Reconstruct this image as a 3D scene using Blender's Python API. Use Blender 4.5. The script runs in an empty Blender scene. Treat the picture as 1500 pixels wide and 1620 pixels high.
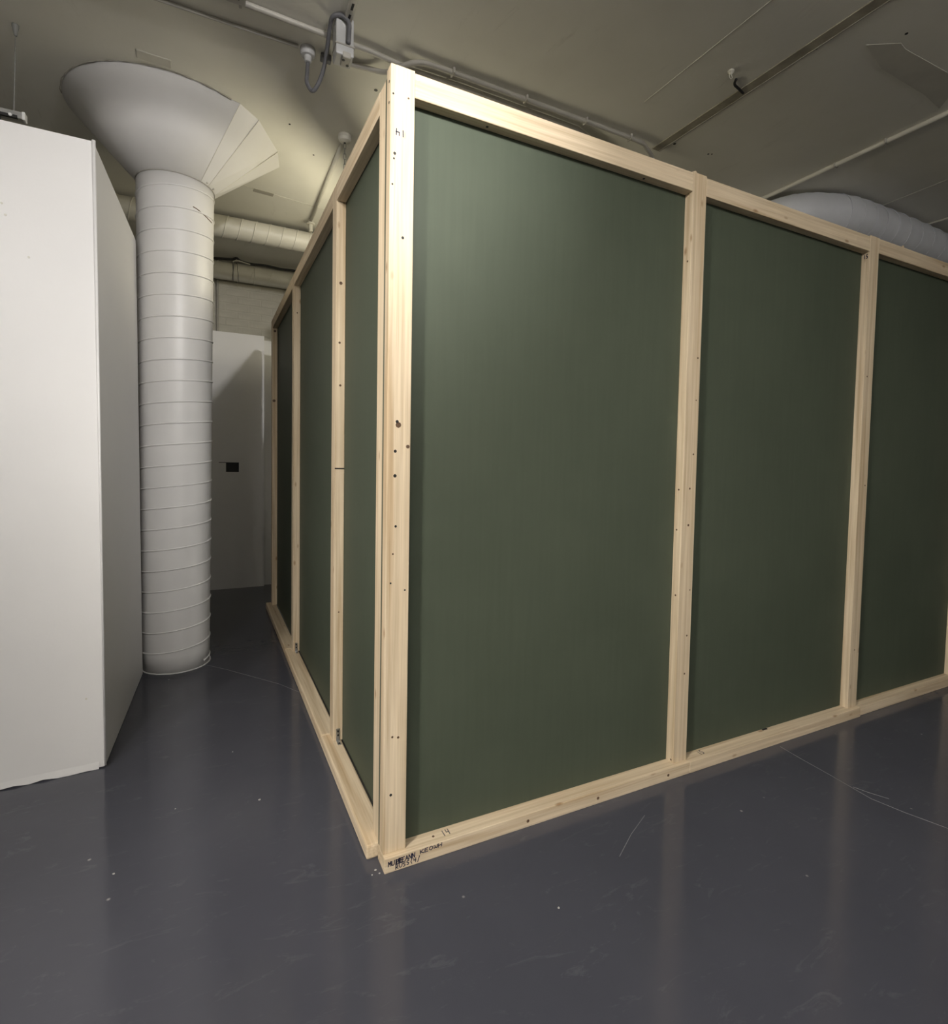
import bpy, bmesh, math, random
from mathutils import Vector, Matrix
random.seed(7)
PI = math.pi
S = bpy.context.scene
COL = S.collection

# ------------------------------------------------------------------ camera
cam_d = bpy.data.cameras.new('camera')
cam = bpy.data.objects.new('camera', cam_d)
COL.objects.link(cam)
CAM = Vector((-0.4711, -1.5440, 1.2770))
YAW, PITCH, ROLL, FPX = math.radians(26.089), math.radians(-2.5346), math.radians(1.0229), 842.55
fw = Vector((math.sin(YAW) * math.cos(PITCH), math.cos(YAW) * math.cos(PITCH), math.sin(PITCH)))
rt = Vector((math.cos(YAW), -math.sin(YAW), 0))
up = rt.cross(fw)
r2 = rt * math.cos(ROLL) + up * math.sin(ROLL)
u2 = -rt * math.sin(ROLL) + up * math.cos(ROLL)
cam.matrix_world = Matrix(((r2.x, u2.x, -fw.x, CAM.x), (r2.y, u2.y, -fw.y, CAM.y), (r2.z, u2.z, -fw.z, CAM.z), (0, 0, 0, 1)))
cam_d.sensor_fit = 'HORIZONTAL'
cam_d.sensor_width = 36.0
cam_d.lens = 36.0 * FPX / 1500.0
cam_d.shift_y = -39.5 / 1500.0
cam_d.clip_start = 0.02
S.camera = cam

# ------------------------------------------------------------------ world, lights, exposure
world = bpy.data.worlds.new('world'); S.world = world
world.use_nodes = True
bg = world.node_tree.nodes['Background']
bg.inputs[0].default_value = (0.8, 0.85, 0.9, 1)
bg.inputs[1].default_value = 0.02
S.view_settings.view_transform = 'Standard'
S.view_settings.look = 'None'
S.view_settings.gamma = 1
S.view_settings.use_curve_mapping = False
S.view_settings.exposure = 0.0

def spot(name, loc, target, watts, angle, blend, col, size=0.05):
    d = bpy.data.lights.new(name, 'SPOT')
    d.energy = watts; d.spot_size = math.radians(angle); d.spot_blend = blend
    d.color = col; d.shadow_soft_size = size
    o = bpy.data.objects.new(name, d); COL.objects.link(o)
    o.location = loc
    o.rotation_euler = (Vector(target) - Vector(loc)).to_track_quat('-Z', 'Y').to_euler()
    return o

SPOTS = [  # location of the lamp face, aim, watts, beam angle, blend, colour, lamp size
    ((-0.85, -2.05, 2.92), (-0.12, 0.00, 2.34), 140, 28, 1.0, (1.0, 0.94, 0.86), 0.05),
    ((-1.75, -2.05, 2.92), (-1.55, 1.05, 0.30), 95, 68, 1.0, (1.0, 0.97, 0.94), 0.05),
    ((-2.55, -1.70, 2.92), (0.80, 0.10, 0.65), 560, 64, 1.0, (1.0, 0.94, 0.86), 0.20),
    ((0.40, -2.05, 2.92), (-0.62, 2.00, 2.00), 235, 54, 1.0, (1.0, 0.97, 0.95), 0.05),  # fill spot added to brighten the column and capital
]
for i, a in enumerate(SPOTS):
    spot('spot_beam', *a)

# fluorescent battens (their lamps are the glowing tubes built below)
FILL_BATTENS = [(0.55, -3.3, 3.12), (-2.0, -3.4, 3.12)]  # unseen pair added behind the camera to raise the ambient light
TUBE_BOOTH, TUBE_FILL = 68.0, 280.0

# ------------------------------------------------------------------ materials
def new_mat(name):
    m = bpy.data.materials.new(name); m.use_nodes = True
    nt = m.node_tree
    return m, nt, nt.nodes['Principled BSDF']

def nd(nt, t, **kw):
    n = nt.nodes.new(t)
    for k, v in kw.items():
        setattr(n, k, v)
    return n

def ramp(nt, fac, stops):
    r = nd(nt, 'ShaderNodeValToRGB')
    e = r.color_ramp.elements
    while len(e) < len(stops):
        e.new(0.5)
    for x, (p, c) in zip(e, stops):
        x.position = p; x.color = (*c, 1) if len(c) == 3 else c
    nt.links.new(fac, r.inputs[0])
    return r.outputs[0]

def coords(nt, scale=(1, 1, 1), rnd=False, kind='Object'):
    tc = nd(nt, 'ShaderNodeTexCoord')
    src = tc.outputs[kind]
    if rnd:
        oi = nd(nt, 'ShaderNodeObjectInfo')
        mu = nd(nt, 'ShaderNodeMath', operation='MULTIPLY'); mu.inputs[1].default_value = 53.0
        nt.links.new(oi.outputs['Random'], mu.inputs[0])
        ad = nd(nt, 'ShaderNodeVectorMath', operation='ADD')
        nt.links.new(src, ad.inputs[0]); nt.links.new(mu.outputs[0], ad.inputs[1])
        src = ad.outputs[0]
    mp = nd(nt, 'ShaderNodeMapping'); mp.inputs['Scale'].default_value = scale
    nt.links.new(src, mp.inputs[0])
    return mp.outputs[0]

def noise(nt, vec, scale, detail=3, rough=0.5, dist=0):
    n = nd(nt, 'ShaderNodeTexNoise')
    n.inputs['Scale'].default_value = scale; n.inputs['Detail'].default_value = detail
    n.inputs['Roughness'].default_value = rough; n.inputs['Distortion'].default_value = dist
    nt.links.new(vec, n.inputs['Vector'])
    return n.outputs['Fac']

def mixc(nt, fac, a, b, blend='MIX'):
    m = nd(nt, 'ShaderNodeMix', data_type='RGBA', blend_type=blend)
    for s, v in ((m.inputs[0], fac), (m.inputs[6], a), (m.inputs[7], b)):
        if hasattr(v, 'is_linked'):
            nt.links.new(v, s)
        else:
            s.default_value = v if not isinstance(v, tuple) else (*v, 1)
    return m.outputs[2]

def bump(nt, bsdf, h, strength, dist=0.002):
    b = nd(nt, 'ShaderNodeBump'); b.inputs['Strength'].default_value = strength; b.inputs['Distance'].default_value = dist
    nt.links.new(h, b.inputs['Height']); nt.links.new(b.outputs[0], bsdf.inputs['Normal'])

def paint(name, col, rough=0.5, var=0.08, scale=3.0, bumpy=0.1, bscale=60, spec=0.5, metal=0.0):
    m, nt, p = new_mat(name)
    v = coords(nt)
    n = noise(nt, v, scale, 4, 0.6)
    lo = tuple(x * (1 - var) for x in col); hi = tuple(min(1, x * (1 + var)) for x in col)
    nt.links.new(ramp(nt, n, [(0.3, lo), (0.7, hi)]), p.inputs['Base Color'])
    p.inputs['Roughness'].default_value = rough
    p.inputs['Specular IOR Level'].default_value = spec
    p.inputs['Metallic'].default_value = metal
    if bumpy:
        bump(nt, p, noise(nt, v, bscale, 3), bumpy)
    return m

def wood(name, axis, light=(0.72, 0.60, 0.435), dark=(0.58, 0.44, 0.28)):
    m, nt, p = new_mat(name)
    sc = [26.0, 26.0, 26.0]; sc[axis] = 0.9
    v = coords(nt, tuple(sc), True)
    n1 = noise(nt, v, 1.0, 5, 0.55, 0.6)
    sc2 = [90.0, 90.0, 90.0]; sc2[axis] = 2.0
    v2 = coords(nt, tuple(sc2), True)
    n2 = noise(nt, v2, 1.0, 3, 0.6)
    base = ramp(nt, n1, [(0.32, dark), (0.52, light), (0.75, tuple(min(1, x * 1.08) for x in light))])
    fine = ramp(nt, n2, [(0.35, (0.80, 0.77, 0.72)), (0.65, (1, 1, 1))])
    c = mixc(nt, 1.0, base, fine, 'MULTIPLY')
    ks = [13.0, 13.0, 13.0]; ks[axis] = 5.5
    vk = coords(nt, tuple(ks), True)
    vo = nd(nt, 'ShaderNodeTexVoronoi'); vo.inputs['Scale'].default_value = 1.0
    nt.links.new(vk, vo.inputs['Vector'])
    kf = ramp(nt, vo.outputs['Distance'], [(0.04, (0.8, 0.8, 0.8)), (0.12, (0, 0, 0))])
    c = mixc(nt, kf, c, (0.30, 0.17, 0.08))
    nt.links.new(c, p.inputs['Base Color'])
    p.inputs['Roughness'].default_value = 0.62
    p.inputs['Specular IOR Level'].default_value = 0.3
    bump(nt, p, n2, 0.15, 0.001)
    return m

WOOD = [wood('pine_grain_x', 0), wood('pine_grain_y', 1), wood('pine_grain_z', 2)]

def green_paint():
    m, nt, p = new_mat('green_painted_board')
    v = coords(nt, (1, 1, 1), True)
    n = noise(nt, v, 1.6, 4, 0.6)
    n2 = noise(nt, coords(nt, (60, 60, 3), True), 1.0, 3)
    a = ramp(nt, n, [(0.3, (0.064, 0.078, 0.055)), (0.7, (0.075, 0.090, 0.064))])
    b = ramp(nt, n2, [(0.3, (0.94, 0.94, 0.94)), (0.7, (1, 1, 1))])
    nt.links.new(mixc(nt, 1.0, a, b, 'MULTIPLY'), p.inputs['Base Color'])
    p.inputs['Roughness'].default_value = 0.55
    p.inputs['Specular IOR Level'].default_value = 0.16
    bump(nt, p, noise(nt, v, 140, 3), 0.06, 0.001)
    return m
GREEN = green_paint()

def floor_mat():
    m, nt, p = new_mat('dark_grey_floor_paint')
    v = coords(nt)
    n = noise(nt, v, 1.1, 5, 0.6)
    c = ramp(nt, n, [(0.3, (0.058, 0.060, 0.075)), (0.7, (0.071, 0.073, 0.090))])
    # pale scuffs and specks
    w = nd(nt, 'ShaderNodeTexVoronoi'); w.inputs['Scale'].default_value = 5.5; nt.links.new(v, w.inputs['Vector'])
    sp = ramp(nt, w.outputs['Distance'], [(0.010, (1, 1, 1)), (0.034, (0, 0, 0))])
    c = mixc(nt, sp, c, (0.32, 0.31, 0.30))
    sc = noise(nt, coords(nt, (2.2, 7.0, 1)), 3.0, 6, 0.75, 1.2)
    sf = ramp(nt, sc, [(0.58, (0, 0, 0)), (0.80, (0.36, 0.36, 0.36))])
    c = mixc(nt, sf, c, (0.17, 0.17, 0.178))
    nt.links.new(c, p.inputs['Base Color'])
    rr = ramp(nt, noise(nt, v, 2.2, 5, 0.7), [(0.3, (0.09, 0.09, 0.09)), (0.7, (0.17, 0.17, 0.17))])
    nt.links.new(rr, p.inputs['Roughness'])
    p.inputs['Specular IOR Level'].default_value = 0.35
    bump(nt, p, noise(nt, v, 22, 5, 0.6), 0.10, 0.003)
    return m
FLOOR = floor_mat()

def ceiling_mat():
    m, nt, p = new_mat('old_ceiling_paint')
    v = coords(nt)
    n = noise(nt, v, 0.9, 5, 0.6)
    c = ramp(nt, n, [(0.25, (0.69, 0.675, 0.61)), (0.6, (0.79, 0.775, 0.71)), (0.8, (0.81, 0.795, 0.735))])
    s = noise(nt, coords(nt, (6, 1.2, 1)), 2.0, 6, 0.7, 0.5)
    sf = ramp(nt, s, [(0.62, (0, 0, 0)), (0.80, (0.35, 0.35, 0.35))])
    c = mixc(nt, sf, c, (0.36, 0.33, 0.27))
    nt.links.new(c, p.inputs['Base Color'])
    p.inputs['Roughness'].default_value = 0.6
    p.inputs['Specular IOR Level'].default_value = 0.3
    bump(nt, p, noise(nt, v, 14, 6, 0.65), 0.18, 0.006)
    return m
CEIL = ceiling_mat()

WHITE = paint('white_wall_paint', (0.74, 0.73, 0.72), 0.42, 0.02, 1.5, 0.10, 90, 0.4)
WHITE_OLD = paint('old_white_wall_paint', (0.72, 0.71, 0.67), 0.55, 0.06, 2.0, 0.15, 40)
BRICK = paint('painted_brick', (0.47, 0.45, 0.38), 0.6, 0.10, 6.0, 0.5, 45)
COLW = paint('white_column_paint', (0.70, 0.69, 0.68), 0.40, 0.03, 2.5, 0.04, 50, 0.5)
CONEW = paint('white_plaster', (0.66, 0.65, 0.64), 0.6, 0.04, 2.0, 0.12, 60, 0.3)
PIPE = paint('painted_pipe', (0.62, 0.60, 0.53), 0.4, 0.06, 6, 0.1, 60)
PIPEGREY = paint('grey_painted_pipe', (0.42, 0.40, 0.36), 0.5, 0.08, 8, 0.1, 60)
BOXGREY = paint('grey_plastic', (0.50, 0.50, 0.50), 0.45, 0.05, 9, 0.0)
FLEXDARK = paint('dark_grey_flexible_conduit', (0.13, 0.13, 0.14), 0.5, 0.1, 20, 0.0)
DUCTFOIL = paint('pale_flexible_duct_skin', (0.76, 0.78, 0.84), 0.5, 0.05, 5, 0.25, 25)
STEEL = paint('zinc_steel', (0.62, 0.62, 0.62), 0.32, 0.1, 30, 0.0, metal=1.0)
BLACK = paint('black_matt', (0.012, 0.012, 0.012), 0.6, 0.1, 10, 0.0)
INK = paint('dark_blue_marker', (0.012, 0.014, 0.045), 0.5, 0.1, 40, 0.0)
STAIN = paint('dirty_ceiling_joint', (0.36, 0.33, 0.26), 0.7, 0.25, 9, 0.3, 50)
GREYPATCH = paint('grey_ceiling_patch', (0.40, 0.38, 0.33), 0.7, 0.08, 5, 0.1, 40)
SMEAR = paint('smeared_ceiling_patch', (0.55, 0.535, 0.48), 0.7, 0.10, 5, 0.1, 40)
DARKWOOD = paint('dark_knot', (0.10, 0.055, 0.028), 0.6, 0.2, 60, 0.0)
ENAMEL = paint('white_lamp_enamel', (0.75, 0.75, 0.73), 0.35, 0.02, 5, 0.0)
WIREM = paint('grey_wire', (0.22, 0.22, 0.21), 0.45, 0.05, 30, 0.0)
BOARDBACK = paint('off_white_board_back', (0.66, 0.64, 0.58), 0.6, 0.04, 3, 0.05)
PLYBACK = paint('raw_plywood_edge', (0.50, 0.38, 0.25), 0.7, 0.08, 12, 0.1)

def tube_mat(name, col, strength):
    m, nt, p = new_mat(name)
    p.inputs['Base Color'].default_value = (0.9, 0.9, 0.85, 1)
    p.inputs['Emission Color'].default_value = (*col, 1)
    p.inputs['Emission Strength'].default_value = strength
    return m
TUBE = tube_mat('warm_fluorescent_tube', (1.0, 0.91, 0.66), TUBE_BOOTH)
TUBE_W = tube_mat('white_fill_tube', (1.0, 0.96, 0.92), TUBE_FILL)

# ------------------------------------------------------------------ mesh helpers
def link(name, me, mat, parent=None, loc=(0, 0, 0), rot=(0, 0, 0), smooth=False):
    if mat and not me.materials:
        me.materials.append(mat)
    o = bpy.data.objects.new(name, me); COL.objects.link(o)
    o.location = loc; o.rotation_euler = rot
    if parent:
        o.parent = parent
    if smooth:
        for f in me.polygons:
            f.use_smooth = True
    return o

def tomesh(bm, name):
    bmesh.ops.recalc_face_normals(bm, faces=bm.faces)
    me = bpy.data.meshes.new(name); bm.to_mesh(me); bm.free()
    return me

def add_box(bm, x0, x1, y0, y1, z0, z1, bev=0.0, seg=2):
    r = bmesh.ops.create_cube(bm, size=1.0)
    vs = r['verts']
    for v in vs:
        v.co = Vector(((x0 + x1) / 2 + v.co.x * (x1 - x0), (y0 + y1) / 2 + v.co.y * (y1 - y0), (z0 + z1) / 2 + v.co.z * (z1 - z0)))
    if bev > 0:
        es = list({e for v in vs for e in v.link_edges})
        bmesh.ops.bevel(bm, geom=es, offset=bev, segments=seg, profile=0.5, affect='EDGES')

def box(name, x, y, z, mat, parent=None, bev=0.002):
    """box from ranges; origin in its centre so grain follows the piece"""
    c = Vector(((x[0] + x[1]) / 2, (y[0] + y[1]) / 2, (z[0] + z[1]) / 2))
    bm = bmesh.new()
    add_box(bm, x[0] - c.x, x[1] - c.x, y[0] - c.y, y[1] - c.y, z[0] - c.z, z[1] - c.z, bev)
    return link(name, tomesh(bm, name), mat, parent, c)

def add_tube(bm, pts, r, n=10, cap=True):
    pts = [Vector(p) for p in pts]
    rs = r if isinstance(r, (list, tuple)) else [r] * len(pts)
    rings = []
    t0 = (pts[1] - pts[0]).normalized()
    a = Vector((0, 0, 1)) if abs(t0.z) < 0.9 else Vector((1, 0, 0))
    nrm = t0.cross(a).normalized()
    for i, p in enumerate(pts):
        if i == 0: t = pts[1] - pts[0]
        elif i == len(pts) - 1: t = pts[-1] - pts[-2]
        else: t = (pts[i + 1] - pts[i]).normalized() + (pts[i] - pts[i - 1]).normalized()
        t.normalize()
        nrm = (nrm - t * nrm.dot(t)).normalized()
        b = t.cross(nrm)
        rings.append([bm.verts.new(p + (nrm * math.cos(2 * PI * k / n) + b * math.sin(2 * PI * k / n)) * rs[i]) for k in range(n)])
    for i in range(len(rings) - 1):
        for k in range(n):
            bm.faces.new((rings[i][k], rings[i][(k + 1) % n], rings[i + 1][(k + 1) % n], rings[i + 1][k]))
    if cap:
        bm.faces.new(rings[0][::-1]); bm.faces.new(rings[-1])

def smooth_path(pts, n=8):
    P = [Vector(p) for p in pts]
    P = [P[0] * 2 - P[1]] + P + [P[-1] * 2 - P[-2]]
    out = []
    for i in range(1, len(P) - 2):
        for k in range(n):
            t = k / n
            a, b, c, d = P[i - 1], P[i], P[i + 1], P[i + 2]
            out.append(0.5 * ((2 * b) + (c - a) * t + (2 * a - 5 * b + 4 * c - d) * t * t + (3 * b - a - 3 * c + d) * t ** 3))
    out.append(P[-2])
    return out

def tube(name, pts, r, mat, parent=None, n=10, origin=None):
    o = Vector(origin) if origin is not None else Vector(pts[0])
    bm = bmesh.new(); add_tube(bm, [Vector(p) - o for p in pts], r, n)
    return link(name, tomesh(bm, name), mat, parent, o if parent is None else o, smooth=True)

def add_disc(bm, c, nrm, r, h, n=10):
    c = Vector(c); nrm = Vector(nrm).normalized()
    add_tube(bm, [c, c + nrm * h], r, n)

def lathe(bm, prof, n=48, cx=0, cy=0):
    rings = [[bm.verts.new((cx + r * math.cos(2 * PI * k / n), cy + r * math.sin(2 * PI * k / n), z)) for k in range(n)] for r, z in prof]
    for i in range(len(rings) - 1):
        for k in range(n):
            bm.faces.new((rings[i][k], rings[i][(k + 1) % n], rings[i + 1][(k + 1) % n], rings[i + 1][k]))
    bm.faces.new(rings[0][::-1]); bm.faces.new(rings[-1])

def thing(name, label, cat, loc=(0, 0, 0), rz=0.0, group=None):
    o = bpy.data.objects.new(name, None); COL.objects.link(o)
    o.location = loc; o.rotation_euler = (0, 0, rz)
    o.empty_display_size = 0.1
    return tag(o, label, cat, group)

def tag(o, label, cat, group=None):
    o['label'] = label; o['category'] = cat; o['kind'] = 'thing'
    if group: o['group'] = group
    return o

def struct(o, label=None):
    o['kind'] = 'structure'
    if label: o['label'] = label
    return o

# ------------------------------------------------------------------ the room
ZC = 3.26
X0, X1, Y0, Y1 = -4.2, 7.0, -4.6, 4.47
fl = struct(box('floor', (X0, X1), (Y0, Y1), (-0.12, 0.0), FLOOR, None, 0), 'dark grey glossy painted concrete floor')
ceil = struct(box('ceiling', (X0, X1), (Y0, Y1), (ZC, ZC + 0.2), CEIL, None, 0), 'old off-white painted concrete ceiling')
wb = struct(box('wall_back', (X0, X1), (Y1, Y1 + 0.2), (-0.12, ZC + 0.2), BRICK, None, 0), 'painted brick wall behind the passage')
struct(box('wall_front', (X0, X1), (Y0 - 0.2, Y0), (-0.12, ZC + 0.2), WHITE_OLD, None, 0), 'old white wall behind the viewer')
struct(box('wall_left', (X0 - 0.2, X0), (Y0, Y1), (-0.12, ZC + 0.2), WHITE_OLD, None, 0), 'old white wall on the left')
struct(box('wall_right', (X1, X1 + 0.2), (Y0, Y1), (-0.12, ZC + 0.2), WHITE_OLD, None, 0), 'old white wall on the right')

# painted bricks of the back wall, in the part seen above the passage board
bk = bmesh.new(); add_box(bk, -0.1055, 0.1055, -0.003, 0.003, -0.0315, 0.0315, 0.0015, 1)
bk_me = tomesh(bk, 'brick'); bk_me.materials.append(BRICK)
wc = wb.location
for row in range(11):
    z = 2.44 + row * 0.075
    for k in range(6):
        x = -0.80 + k * 0.222 + (0.111 if row % 2 else 0)
        b = link('brick', bk_me, None, wb, (x - wc.x, Y1 - 0.0005 + random.uniform(-0.0012, 0.001) - wc.y, z - wc.z))
        b.rotation_euler = (0, 0, random.uniform(-0.006, 0.006))

# fine cracks and paint specks on the floor (parts of the floor)
FLMARK = paint('pale_floor_scratch', (0.17, 0.17, 0.18), 0.5, 0.2, 30, 0.0)
SPECK = paint('white_paint_speck', (0.40, 0.39, 0.37), 0.6, 0.1, 30, 0.0)
for line in ([(-0.52, 2.10), (-0.40, 1.96), (-0.27, 1.79), (-0.14, 1.62), (-0.05, 1.46)],
             [(1.868, -0.02), (1.856, -0.12), (1.845, -0.25), (1.826, -0.42), (1.85, -0.52), (1.889, -0.63), (1.90, -1.1)],
             [(1.844, -0.345), (1.860, -0.39), (1.890, -0.45)], [(0.944, -0.125), (0.83, -0.18), (0.719, -0.246)]):
    bm = bmesh.new(); add_tube(bm, [(x - fl.location.x, y - fl.location.y, -0.0004 - fl.location.z) for x, y in line], 0.0013, 6)
    link('floor_crack', tomesh(bm, 'floor_crack'), FLMARK, fl)
for x, y, r in ((-0.020, 0.030, .004), (-0.035, 0.015, .003), (-0.012, 0.012, .003), (-0.66, -0.22, .004), (-0.75, 0.35, .004), (-0.60, 0.62, .003), (-0.32, 0.55, .005), (0.42, -0.33, .004), (-0.50, -0.42, .003), (-0.40, 0.95, .003)):
    bm = bmesh.new(); bmesh.ops.create_icosphere(bm, subdivisions=1, radius=r)
    for v in bm.verts: v.co.z *= 0.4; v.co.x *= random.uniform(.7, 1.3)
    link('paint_speck', tomesh(bm, 'paint_speck'), SPECK, fl, (x - fl.location.x, y - fl.location.y, 0.0005 - fl.location.z))

# ceiling joints and marks (parts of the ceiling)
cc = ceil.location
def on_ceiling(name, x, y, h, mat, rz=0.0, bev=0.0008):
    bm = bmesh.new()
    add_box(bm, -(x[1] - x[0]) / 2, (x[1] - x[0]) / 2, -(y[1] - y[0]) / 2, (y[1] - y[0]) / 2, -h, 0.002, bev, 1)
    return link(name, tomesh(bm, name), mat, ceil, ((x[0] + x[1]) / 2 - cc.x, (y[0] + y[1]) / 2 - cc.y, ZC - cc.z), (0, 0, rz))
on_ceiling('joint_strip', (2.055, 2.115), (-2.6, 1.05), 0.004, STAIN, 0.035)
on_ceiling('joint_line', (2.110, 2.119), (-2.6, 1.05), 0.006, GREYPATCH, 0.035)
on_ceiling('filler_line', (1.676, 1.683), (-2.6, 0.75), 0.002, PIPE, 0.02)
on_ceiling('filler_line', (3.98, 3.99), (-2.6, 2.2), 0.003, PIPE, -0.05)
on_ceiling('joint_line', (-0.45, 1.2), (2.862, 2.870), 0.002, PIPE, 0.17)
on_ceiling('repair_patch', (-0.805, -0.655), (1.600, 1.665), 0.004, PIPE, 0.03, 0.003)
on_ceiling('repair_patch', (-0.20, -0.06), (2.77, 2.82), 0.003, GREYPATCH, 0.1)
def ceiling_poly(name, pts, h, mat):
    bm = bmesh.new()
    lo = [bm.verts.new((x - cc.x, y - cc.y, ZC - h - cc.z)) for x, y in pts]
    hi = [bm.verts.new((x - cc.x, y - cc.y, ZC + 0.002 - cc.z)) for x, y in pts]
    bm.faces.new(lo); bm.faces.new(hi[::-1])
    n = len(pts)
    for k in range(n):
        bm.faces.new((lo[k], lo[(k + 1) % n], hi[(k + 1) % n], hi[k]))
    return link(name, tomesh(bm, name), mat, ceil)
ceiling_poly('grey_patch', [(2.27, -0.02), (2.40, -0.10), (2.46, -0.09), (2.82, -0.105), (3.04, -0.014), (3.10, 0.05), (2.9, 0.03), (2.5, 0.03)], 0.0015, SMEAR)
bm = bmesh.new(); add_tube(bm, smooth_path([(1.925 - cc.x, 0.40 - cc.y, ZC - 0.006 - cc.z), (1.945 - cc.x, 0.425 - cc.y, ZC - 0.010 - cc.z), (2.00 - cc.x, 0.440 - cc.y, ZC - 0.008 - cc.z), (2.05 - cc.x, 0.455 - cc.y, ZC - 0.004 - cc.z)], 4), 0.0065, 7)
link('cable_stub', tomesh(bm, 'cable_stub'), BLACK, ceil, smooth=True)
# dark plug holes in the ceiling
for x, y, r in ((0.315, 1.34, 0.010), (-0.06, 1.86, 0.006), (0.12, 2.12, 0.006), (2.35, 0.93, 0.006), (2.37, 0.92, 0.005), (2.07, 0.42, 0.008), (2.09, 0.10, 0.007), (2.36, -0.14, 0.007), (2.08, 0.95, 0.009)):
    bm = bmesh.new(); add_disc(bm, (0, 0, 0.001), (0, 0, -1), r, 0.0022, 10)
    link('plug_hole', tomesh(bm, 'plug_hole'), BLACK, ceil, (x - cc.x, y - cc.y, ZC - cc.z))

# ------------------------------------------------------------------ framed booth walls
TH = 0.0475
def screw(parent, p, nrm, r=0.0035, mat=BLACK, h=0.0006, name='screw_hole'):
    bm = bmesh.new(); add_disc(bm, (0, 0, 0), nrm, r, h, 8)
    return link(name, tomesh(bm, name), mat, parent, Vector(p) - parent.location)

GLYPH = {  # handwriting strokes in a 0..1 box
 'M': [[(0, 0), (.08, 1), (.5, .45), (.9, 1), (1, 0)]], 'U': [[(0, 1), (.08, .15), (.5, 0), (.9, .2), (1, 1)]],
 'I': [[(.5, 1), (.45, 0)]], 'R': [[(0, 0), (.05, 1), (.8, .9), (.75, .55), (.05, .45), (.9, 0)]],
 'E': [[(.9, 1), (.05, .95), (0, 0), (.9, .05)], [(.02, .5), (.7, .55)]], 'A': [[(0, 0), (.5, 1), (1, 0)], [(.2, .4), (.8, .4)]],
 'N': [[(0, 0), (.05, 1), (.9, 0), (1, 1)]], 'K': [[(0, 1), (.05, 0)], [(.9, 1), (.1, .5), (1, 0)]],
 'O': [[(.5, 1), (.1, .75), (.05, .25), (.5, 0), (.9, .25), (.9, .8), (.5, 1)]],
 'G': [[(.1, .9), (.05, .1), (.5, .2), (.55, .7), (.6, .15), (1, .1), (1, .9)]], 'H': [[(0, 1), (.05, 0)], [(1, 1), (.95, 0)], [(.05, .5), (.95, .5)]],
 'S': [[(.9, .9), (.3, 1), (.1, .7), (.8, .4), (.7, .05), (.1, .05)]], '(': [[(.7, 1.1), (.3, .5), (.7, -.1)]],
 '4': [[(.1, 1), (.1, .5), (.9, .5)], [(.8, 1), (.75, 0)]], '/': [[(.9, 1.1), (.2, -.3)]], '1': [[(.45, 1), (.5, 0)]],
 '5': [[(.9, 1), (.2, 1), (.15, .55), (.8, .5), (.75, .05), (.1, 0)]], '6': [[(.8, 1), (.2, .6), (.15, .1), (.7, 0), (.8, .4), (.2, .45)]],
}
def handwriting(parent, text, origin, u, v, h, wl, pen=0.0016, slope=0.0):
    pen *= 1.55
    u = Vector(u).normalized(); v = Vector(v).normalized(); n = u.cross(v)
    o = Vector(origin)
    bm = bmesh.new()
    for i, ch in enumerate(text):
        if ch == ' ': continue
        ox = i * wl; oy = slope * i + random.uniform(-.06, .06) * h
        for st in GLYPH[ch]:
            pts = [u * (ox + a * wl * 0.78) + v * (oy + b * h) for a, b in st]
            for p, q in zip(pts, pts[1:]):
                d = (q - p).normalized(); s = n.cross(d) * pen / 2; e = d * pen * 0.3
                a = [p - e - s, p - e + s, q + e + s, q + e - s]
                lo = [bm.verts.new(x - n * 0.0002) for x in a]; hi = [bm.verts.new(x + n * 0.0005) for x in a]
                bm.faces.new(hi); bm.faces.new(lo[::-1])
                for k in range(4):
                    bm.faces.new((lo[k], lo[(k + 1) % 4], hi[(k + 1) % 4], hi[k]))
    ob = link('handwriting', tomesh(bm, 'handwriting'), INK, parent, o - parent.location)
    ob['label'] = 'dark marker pen handwriting'
    return ob

def pale_back(o, axis):  # unseen board backs made pale to bounce the booth lamp onto the ceiling
    o.data.materials.append(BOARDBACK)
    for f in o.data.polygons:
        if f.normal[axis] > 0.5: f.material_index = 1
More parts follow.
